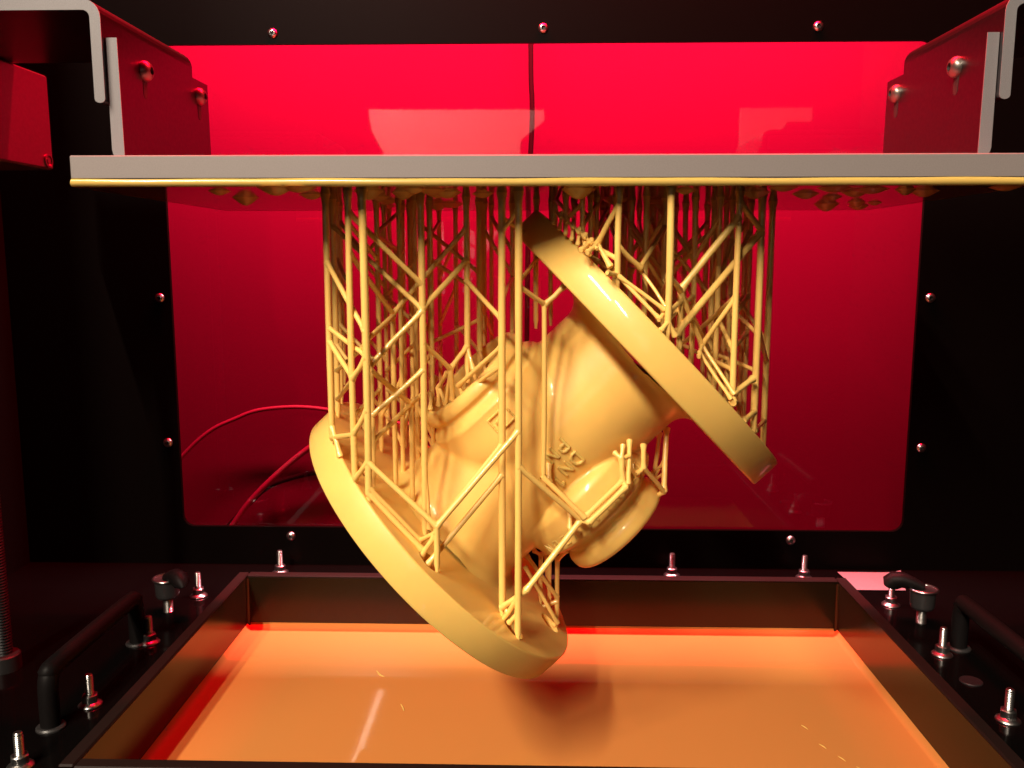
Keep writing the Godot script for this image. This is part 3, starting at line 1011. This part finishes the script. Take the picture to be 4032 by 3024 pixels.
func printed_valve() -> void:
	valve = thing("printed_valve", "yellow printed valve body with two flanges hanging on its supports", "printed part", MIDDLE)
	var turn := Basis(ALONG, ACROSS, Vector3(0, 0, 1))
	obj("body", valve_body(), m.print, valve).basis = turn
	# flanges: the flange's axis y turned along the valve's axis
	var fm := flange_mesh(0.118, 0.021, 0.036, 0.0985, 0.0085, deg_to_rad(5))
	var fb := Basis(-ACROSS, ALONG, Vector3(0, 0, 1))
	obj("flange", fm, m.print, valve).transform = Transform3D(fb, ALONG * 0.0890)
	obj("flange", fm, m.print, valve).transform = Transform3D(Basis(-ACROSS, ALONG, Vector3(0, 0, 1)), ALONG * (-0.0829 - 0.021))
	# raised letters on the neck, upside down as the part hangs
	for t in [["D", 0.0178, -0.0160], ["N", 0.0086, -0.0160], ["1", -0.0010, -0.0200], ["P", 0.0172, -0.0030], ["N", 0.0080, -0.0030]]:
		var q: float = t[2]
		var z := sqrt(0.0512 * 0.0512 - q * q)
		var out := (ACROSS * q + Vector3(0, 0, z)).normalized()
		raised(t[0], 0.0086, of_valve(t[1], q, z) + out * 0.0006, -ALONG, out.cross(-ALONG))
	# raised letters round the lower barrel
	var word := "DEMNIALVEDN"
	for k in word.length():
		var ang := deg_to_rad(52.0 - 10.2 * k)
		var out := ALONG * sin(ang) + Vector3(0, 0, cos(ang))
		var right := -(ALONG * cos(ang) - Vector3(0, 0, sin(ang)))
		raised(word[k], 0.0066, MIDDLE + ACROSS * -0.0520 + out * 0.0514, right, out.cross(right), 0.0007)
	# raised box mark on the upper barrel
	var mark := begin()
	for e in [[-0.0052, 0.0440, 0.0012, 0.0112], [0.0092, 0.0440, 0.0012, 0.0112], [0.0020, 0.0490, 0.0132, 0.0012], [0.0020, 0.0390, 0.0132, 0.0012], [0.0000, 0.0443, 0.0050, 0.0022]]:
		for n in 5:
			var f := (n - 2.0) / 5.0
			var x: float = e[0] + f * e[2]
			var y: float = e[1] + f * e[3] * (1.0 if e[3] > 0.005 else 0.0)
			var tall: bool = e[3] > 0.005
			var q := Vector3(e[0] if tall else x, y, 0)
			q.z = 0.0513 - (q.y - 0.039) * 0.24 - q.x * q.x * 10.0
			add_box(mark, q, Vector3(e[2] if tall else e[2] / 4.8, e[3] / 4.8 if tall else e[3], 0.0030), 0.0003)
	obj("raised_mark", mark.commit(), m.print, valve).basis = turn * Basis(Vector3.RIGHT, 0.14)
	supports()

func ordinal(k: int) -> String:
	var n := k + 1
	var end := "th"
	if n % 100 < 11 or n % 100 > 13:
		end = ["th", "st", "nd", "rd", "th", "th", "th", "th", "th", "th"][n % 10]
	return "%d%s" % [n, end]

func supports() -> void:
	strut(-1265, 2219, -5380, 3745, 19)
	strut(-1332, 2288, -5850, 3745, 19)
	strut(-1074, 2021, -5121, 3745, 18)
	strut(-980, 1924, -5060, 3745, 21)
	strut(-1067, 2013, -6000, 3745, 17)
	strut(-979, 1922, -6550, 3745, 20)
	strut(-952, 1894, -6750, 3745, 16)
	strut(-684, 1616, -5350, 3745, 20)
	strut(-758, 2082, -6400, 3745, 17)
	strut(-911, 1851, -5650, 3000, 16)
	strut(-432, 2631, -5650, 3745, 18)
	strut(-382, 2584, -6150, 3745, 19)
	strut(-357, 2644, -6350, 3745, 17)
	strut(-193, 1108, -5294, 3745, 21)
	strut(-92, 1003, -5201, 3745, 21)
	strut(63, 1991, -5350, 3077, 16)
	strut(13, 2896, -5900, 3745, 16)
	strut(-158, 2734, -6300, 3745, 16)
	strut(-317, 2657, -6550, 3745, 15)
	strut(117, 2893, -6200, 3745, 16)
	strut(-573, 1502, -5019, 1786, 17)
	strut(-796, 1732, -5600, 2418, 16)
	strut(-988, 1931, -5250, 2725, 16)
	strut(-704, 1636, -6000, 3745, 15)
	strut(-867, 1806, -6200, 3745, 15)
	strut(-901, 1841, -5900, 3745, 15)
	strut(-1373, 2331, -6150, 3745, 16)
	strut(-1210, 2161, -5750, 3745, 16)
	strut(-1130, 2079, -6900, 3745, 16)
	strut(177, 724, -6144, 1184, 16)
	strut(57, 848, -6143, 1222, 16)
	strut(123, 779, -6206, 1260, 14)
	strut(473, 3196, -5000, 3745, 17)
	strut(748, 2910, -4920, 3745, 19)
	strut(1191, 2451, -5220, 3745, 18)
	strut(1380, 2256, -5450, 3745, 20)
	strut(1629, 1998, -6150, 3745, 20)
	strut(1204, 2437, -6000, 3745, 19)
	strut(1347, 2290, -6300, 3745, 18)
	strut(1283, 2356, -6650, 3745, 18)
	strut(847, 2808, -6400, 3745, 26)
	strut(651, 3011, -6000, 3745, 20)
	strut(847, 2808, -5800, 3745, 17)
	strut(281, 3395, -5220, 3745, 15)
	strut(191, 3488, -5450, 3745, 15)
	strut(399, 3273, -5750, 3745, 16)
	strut(659, 3003, -6650, 3745, 18)
	strut(1070, 2577, -6350, 3745, 17)
	strut(1530, 2100, -6500, 3745, 18)
	strut(514, 3153, -6300, 3745, 16)
	strut(266, 3411, -6000, 3745, 15)
	strut(1258, 2381, -7000, 3745, 17)
	strut(344, 3329, -5500, 3745, 14)
	strut(808, 2848, -6900, 3745, 17)
	strut(141, 3540, -6000, 3745, 15)
	strut(854, 2800, -5150, 3175, 17)
	strut(700, 2960, -5600, 3745, 17)
	strut(868, 2786, -6200, 3745, 17)
	strut(1031, 2617, -5750, 3745, 17)
	strut(1178, 2465, -5700, 3745, 17)
	strut(1323, 2314, -6000, 3745, 17)
	strut(630, 3032, -6200, 3745, 17)
	strut(521, 3146, -5700, 3745, 17)
	strut(496, 3172, -6550, 3745, 17)
	strut(1071, 2576, -6800, 3745, 17)
	strut(1519, 2111, -6300, 3745, 17)
	strut(-1447, 2407, -6600, 3745, 16)
	strut(-1251, 2203, -6400, 3745, 16)
	strut(-1093, 2040, -6450, 3745, 16)
	strut(-811, 1747, -6000, 3745, 16)
	strut(-751, 2231, -7000, 3745, 16)
	strut(-586, 2509, -6600, 3745, 16)
	brace(-1265, 3327, -5380, -980, 2932, -5060, 15)
	brace(-1332, 3564, -5850, -684, 3048, -5350, 15)
	brace(-432, 3341, -5650, -684, 3048, -5350, 17)
	brace(-684, 3033, -5350, -988, 2714, -5250, 16)
	brace(-1074, 3617, -5121, -684, 3199, -5350, 15)
	brace(-432, 3542, -5650, -911, 3000, -5650, 15)
	brace(-1074, 3387, -5121, -911, 3000, -5650, 15)
	brace(-911, 2985, -5650, -980, 2873, -5060, 15)
	brace(-979, 3707, -6550, -1067, 3526, -6000, 13)
	brace(-1067, 3508, -6000, -979, 3397, -6550, 13)
	brace(-952, 3673, -6750, -382, 3251, -6150, 14)
	brace(-432, 3209, -5650, -193, 2985, -5294, 15)
	brace(-92, 3193, -5201, 63, 3077, -5350, 14)
	brace(63, 3071, -5350, 183, 3186, -5350, 15)
	brace(-684, 2838, -5350, -533, 2655, -5550, 15)
	brace(-432, 2788, -5650, -533, 2655, -5550, 15)
	brace(-533, 2655, -5550, -527, 2445, -5630, 15)
	brace(-432, 2782, -5650, -391, 2647, -5600, 13)
	brace(-193, 2825, -5294, -489, 2535, -5620, 15)
	brace(-489, 2535, -5620, -466, 2489, -5620, 13)
	brace(-391, 2647, -5600, -370, 2558, -5630, 13)
	brace(-625, 2513, -5700, -559, 2622, -5600, 13)
	brace(-628, 2513, -5700, -628, 2389, -5720, 14)
	brace(-625, 2513, -5700, -578, 2403, -5680, 13)
	brace(-533, 2655, -5550, -573, 2421, -5660, 11)
	brace(-432, 2661, -5650, -424, 2527, -5630, 13)
	brace(-382, 2699, -6150, -304, 2586, -5650, 13)
	brace(-193, 2706, -5294, -393, 2529, -5620, 13)
	brace(-716, 2423, -6000, -694, 2514, -6100, 16)
	brace(-694, 2514, -6100, -758, 2483, -6400, 16)
	brace(-716, 2423, -6000, -706, 2327, -5900, 14)
	brace(-988, 2680, -5250, -796, 2418, -5600, 15)
	brace(-684, 2668, -5350, -988, 2403, -5250, 15)
	brace(-796, 2418, -5600, -988, 2239, -5250, 15)
	brace(-684, 2524, -5350, -796, 2418, -5600, 13)
	brace(-1265, 2842, -5380, -1074, 2655, -5121, 15)
	brace(-1265, 2925, -5380, -980, 2791, -5060, 14)
	brace(-980, 2851, -5060, -1332, 2602, -5850, 14)
	brace(-980, 2778, -5060, -1074, 2646, -5121, 15)
	brace(-1074, 2641, -5121, -1332, 2406, -5850, 14)
	brace(-980, 2465, -5060, -1074, 2314, -5121, 15)
	brace(-1074, 2308, -5121, -1265, 2237, -5380, 15)
	brace(-1265, 2305, -5380, -1193, 2143, -5270, 15)
	brace(-980, 2156, -5060, -1074, 2038, -5121, 15)
	brace(-1332, 2785, -5850, -1210, 2646, -5750, 13)
	brace(-1373, 2893, -6150, -1067, 2616, -6000, 13)
	brace(-1067, 2454, -6000, -1210, 2303, -5750, 13)
	brace(-980, 2153, -5060, -573, 1780, -5019, 16)
	brace(-980, 1964, -5060, -670, 1619, -5070, 16)
	brace(-980, 1998, -5060, -686, 1642, -5150, 16)
	brace(-92, 2317, -5201, -573, 1777, -5019, 17)
	brace(-193, 2220, -5294, -573, 1777, -5019, 14)
	brace(-193, 2024, -5294, -640, 1526, -5040, 16)
	brace(-675, 1573, -5060, -583, 1717, -5030, 15)
	brace(-686, 1648, -5150, -573, 1740, -5019, 14)
	brace(-684, 2084, -5350, -658, 1664, -5350, 15)
	brace(-704, 2714, -6000, -867, 2459, -6200, 13)
	brace(-867, 2358, -6200, -901, 2180, -5900, 13)
	brace(-979, 2864, -6550, -704, 2618, -6000, 13)
	brace(-901, 2534, -5900, -1067, 2258, -6000, 13)
	brace(-952, 3063, -6750, -758, 2808, -6400, 13)
	brace(-758, 3346, -6400, -357, 3081, -6350, 13)
	brace(-357, 3543, -6350, -158, 3248, -6300, 13)
	brace(-158, 3215, -6300, -193, 3099, -5294, 13)
	brace(-317, 3649, -6550, -158, 3411, -6300, 13)
	brace(13, 3347, -5900, -92, 3212, -5201, 13)
	brace(-193, 3592, -5294, 13, 3468, -5900, 13)
	brace(-92, 3641, -5201, -193, 3511, -5294, 13)
	brace(-1130, 3488, -6900, -952, 3205, -6750, 13)
	brace(-1130, 2838, -6900, -979, 2585, -6550, 13)
	brace(-1373, 3346, -6150, -1210, 3166, -5750, 13)
	brace(-382, 3090, -6150, -317, 2796, -6550, 13)
	brace(117, 3538, -6200, 13, 3347, -5900, 13)
	brace(-1210, 3584, -5750, -1067, 3346, -6000, 13)
	brace(-758, 2740, -6400, -382, 2928, -6150, 13)
	brace(-979, 2230, -6550, -704, 2063, -6000, 13)
	brace(304, 1708, -5400, -41, 1308, -5220, 18)
	brace(-41, 1308, -5220, -198, 1178, -5260, 16)
	brace(-92, 1269, -5201, -199, 1068, -5280, 16)
	brace(-193, 1194, -5294, -160, 1152, -5250, 13)
	brace(-92, 2100, -5201, 304, 1708, -5400, 17)
	brace(63, 1994, -5350, 322, 1736, -5370, 16)
	brace(100, 1944, -5450, 101, 2036, -5520, 16)
	brace(63, 2000, -5350, 105, 1933, -5400, 16)
	brace(334, 1739, -5380, 578, 1936, -5520, 16)
	brace(355, 1703, -5370, 593, 1904, -5480, 17)
	brace(304, 1708, -5400, 355, 1703, -5370, 18)
	brace(578, 1936, -5520, 593, 1904, -5480, 15)
	brace(578, 1936, -5520, 565, 2080, -5530, 16)
	brace(565, 2080, -5530, 579, 2156, -5570, 14)
	brace(565, 2080, -5530, 525, 2109, -5560, 14)
	brace(611, 1921, -5520, 624, 2184, -5600, 15)
	brace(565, 2080, -5530, 615, 2088, -5560, 13)
	brace(723, 2142, -5670, 725, 1988, -5660, 16)
	brace(725, 1988, -5660, 680, 1958, -5630, 15)
	brace(725, 1988, -5660, 891, 1778, -5850, 15)
	brace(922, 2187, -6000, 891, 1778, -5850, 18)
	brace(891, 1778, -5850, 843, 1722, -5900, 16)
	brace(890, 2134, -6100, 855, 1815, -6100, 15)
	brace(855, 1798, -6100, 913, 2001, -5950, 10)
	brace(847, 1849, -6100, 914, 1952, -5950, 10)
	brace(849, 1782, -6100, 908, 1894, -5920, 10)
	brace(237, 1723, -5500, 236, 1640, -5450, 14)
	brace(236, 1634, -5450, 297, 1584, -5530, 13)
	brace(177, 1184, -6144, 238, 1300, -6000, 15)
	brace(57, 1215, -6143, 8, 1261, -6100, 13)
	brace(57, 1215, -6143, 106, 1258, -6150, 13)
	brace(123, 869, -6206, 90, 1209, -6200, 12)
	brace(-58, 1178, -6000, 176, 761, -6000, 14)
	brace(-45, 1260, -6000, 177, 895, -6144, 14)
	brace(57, 816, -6143, 177, 863, -6144, 14)
	brace(57, 752, -6143, 163, 736, -6000, 13)
	brace(-147, 1094, -5220, -92, 1164, -5201, 14)
	brace(1191, 3593, -5220, 854, 3175, -5150, 19)
	brace(1380, 3515, -5450, 824, 2920, -5100, 20)
	brace(1380, 3523, -5450, 1191, 3678, -5220, 17)
	brace(748, 3259, -4920, 854, 3167, -5150, 15)
	brace(854, 3161, -5150, 1204, 2714, -6000, 14)
	brace(1191, 3132, -5220, 1070, 2736, -6350, 15)
	brace(1070, 2736, -6350, 1191, 2692, -5220, 14)
	brace(1629, 2640, -6150, 1380, 2951, -5450, 14)
	brace(1347, 3217, -6300, 1629, 2771, -6150, 13)
	brace(473, 3270, -5000, 344, 3367, -5500, 14)
	brace(473, 3257, -5000, 410, 3272, -4920, 13)
	brace(473, 3348, -5000, 281, 3455, -5220, 14)
	brace(473, 3655, -5000, 361, 3434, -5100, 15)
	brace(361, 3434, -5100, 301, 3386, -4970, 13)
	brace(361, 3434, -5100, 429, 3309, -5000, 14)
	brace(308, 3432, -5100, 361, 3434, -5100, 14)
	brace(308, 3432, -5100, 266, 3399, -5000, 13)
	brace(651, 3532, -6000, 847, 3257, -5800, 14)
	brace(847, 3614, -5800, 651, 3254, -6000, 14)
	brace(847, 3642, -6400, 651, 3378, -6000, 14)
	brace(847, 3609, -6400, 847, 3347, -5800, 13)
	brace(1204, 3532, -6000, 847, 3317, -5800, 14)
	brace(1283, 3619, -6650, 847, 3257, -5800, 13)
	brace(847, 3466, -5800, 1204, 3099, -6000, 13)
	brace(659, 3653, -6650, 847, 3412, -6400, 13)
	brace(1070, 3477, -6350, 1283, 3071, -6650, 13)
	brace(1258, 3633, -7000, 1283, 3346, -6650, 13)
	brace(1530, 3613, -6500, 1347, 3347, -6300, 13)
	brace(1347, 3053, -6300, 1380, 2894, -5450, 13)
	brace(1530, 3078, -6500, 1204, 2847, -6000, 13)
	brace(748, 3246, -4920, 847, 3107, -5800, 14)
	brace(651, 3300, -6000, 610, 3300, -5100, 14)
	brace(610, 3300, -5100, 651, 3310, -6000, 13)
	brace(477, 3253, -4980, 729, 3070, -4950, 11)
	brace(616, 3289, -5150, 757, 3067, -5000, 10)
	brace(473, 3257, -5000, 700, 3020, -4920, 11)
	brace(752, 3062, -5000, 697, 3016, -4900, 11)
	brace(473, 3417, -5000, 610, 3300, -5100, 14)
	brace(847, 3555, -5800, 610, 3300, -5100, 14)
	brace(854, 3150, -5150, 1014, 2836, -5300, 14)
	brace(1191, 3129, -5220, 1014, 2836, -5300, 14)
	brace(748, 2997, -4920, 706, 2956, -4880, 14)
	brace(748, 2997, -4920, 792, 2926, -4930, 14)
	brace(854, 3107, -5150, 748, 3041, -4920, 14)
	brace(980, 2804, -5200, 1152, 2543, -5100, 10)
	brace(1014, 2836, -5300, 1182, 2563, -5150, 11)
	brace(1014, 2836, -5300, 971, 2782, -5150, 11)
	brace(1191, 2552, -5220, 1340, 2624, -5350, 17)
	brace(1191, 2544, -5220, 1174, 2512, -5120, 19)
	brace(1380, 2400, -5450, 1274, 2384, -5250, 16)
	brace(1629, 2218, -6150, 1433, 2253, -5600, 14)
	brace(1380, 2663, -5450, 1204, 2720, -6000, 13)
	brace(281, 3668, -5220, 191, 3585, -5450, 12)
	brace(191, 3669, -5450, 266, 3624, -6000, 12)
	brace(344, 3657, -5500, 399, 3495, -5750, 12)
	brace(399, 3700, -5750, 281, 3535, -5220, 12)
	brace(514, 3701, -6300, 399, 3524, -5750, 12)
	brace(514, 3637, -6300, 473, 3425, -5000, 12)
	brace(141, 3746, -6000, 191, 3641, -5450, 12)
	brace(266, 3716, -6000, 399, 3583, -5750, 12)
	brace(700, 3606, -5600, 868, 3411, -6200, 14)
	brace(868, 3696, -6200, 1031, 3347, -5750, 14)
	brace(1031, 3406, -5750, 868, 3154, -6200, 14)
	brace(1178, 3610, -5700, 1031, 3347, -5750, 14)
	brace(1178, 3347, -5700, 1204, 3223, -6000, 14)
	brace(1323, 3470, -6000, 1178, 3171, -5700, 14)
	brace(1323, 3099, -6000, 1191, 2913, -5220, 14)
	brace(1519, 3540, -6300, 1323, 3285, -6000, 14)
	brace(1519, 3086, -6300, 1323, 2910, -6000, 14)
	brace(1519, 2822, -6300, 1178, 2631, -5700, 14)
	brace(630, 3664, -6200, 700, 3434, -5600, 14)
	brace(630, 3442, -6200, 521, 3318, -5700, 14)
	brace(521, 3610, -5700, 630, 3411, -6200, 14)
	brace(496, 3715, -6550, 630, 3474, -6200, 14)
	brace(1071, 3625, -6800, 868, 3347, -6200, 14)
	brace(1071, 3346, -6800, 1031, 3109, -5750, 14)
	brace(1031, 3109, -5750, 748, 3015, -4920, 14)
	brace(700, 3347, -5600, 847, 3167, -5800, 14)
	brace(1178, 2992, -5700, 1191, 2803, -5220, 14)
	brace(1323, 2720, -6000, 1191, 2636, -5220, 14)
	brace(1283, 3071, -6650, 1178, 2872, -5700, 14)
	brace(1258, 3274, -7000, 1071, 2993, -6800, 14)
	brace(808, 3629, -6900, 700, 3405, -5600, 14)
	brace(1347, 2822, -6300, 1323, 2625, -6000, 14)
	brace(-1447, 3619, -6600, -1251, 3412, -6400, 13)
	brace(-1251, 3346, -6400, -1093, 3144, -6450, 13)
	brace(-1093, 3076, -6450, -811, 2906, -6000, 13)
	brace(-1447, 3069, -6600, -1251, 2875, -6400, 13)
	brace(-1251, 2807, -6400, -1093, 2596, -6450, 13)
	brace(-1093, 3546, -6450, -1251, 3346, -6400, 13)
	brace(-811, 3346, -6000, -1093, 3076, -6450, 13)
	brace(-811, 2778, -6000, -1093, 2527, -6450, 13)
	brace(-1093, 2387, -6450, -811, 2260, -6000, 13)
	brace(-1251, 2394, -6400, -1093, 2177, -6450, 13)
	brace(-751, 3634, -7000, -811, 3346, -6000, 13)
	brace(-751, 3126, -7000, -811, 2906, -6000, 13)
	brace(-586, 3482, -6600, -751, 3200, -7000, 13)
	brace(-586, 3140, -6600, -751, 2831, -7000, 13)
	brace(-586, 2862, -6600, -382, 2699, -6150, 13)
	brace(-751, 2683, -7000, -758, 2534, -6400, 13)
	brace(-811, 2325, -6000, -704, 2129, -6000, 13)
	brace(-811, 2062, -6000, -704, 1863, -6000, 13)
	brace(-1093, 2177, -6450, -901, 2083, -5900, 13)
	brace(-811, 2260, -6000, -867, 1950, -6200, 13)
	brace(115, 3560, -5300, 127, 3655, -5350, 10)
	brace(127, 3638, -5350, 155, 3596, -5270, 9)
	brace(150, 3527, -5260, 162, 3621, -5310, 10)
	brace(162, 3605, -5310, 190, 3564, -5230, 9)
	brace(184, 3495, -5220, 196, 3588, -5270, 10)
	brace(196, 3572, -5270, 223, 3532, -5190, 9)
	brace(218, 3464, -5180, 230, 3556, -5230, 10)
	brace(230, 3540, -5230, 257, 3500, -5150, 9)
	brace(252, 3432, -5140, 264, 3524, -5190, 10)
	brace(264, 3508, -5190, 290, 3469, -5110, 9)
	brace(285, 3402, -5100, 297, 3492, -5150, 10)
	brace(297, 3476, -5150, 322, 3438, -5070, 9)
	brace(317, 3371, -5060, 330, 3461, -5110, 10)
	brace(330, 3445, -5110, 354, 3407, -5030, 9)
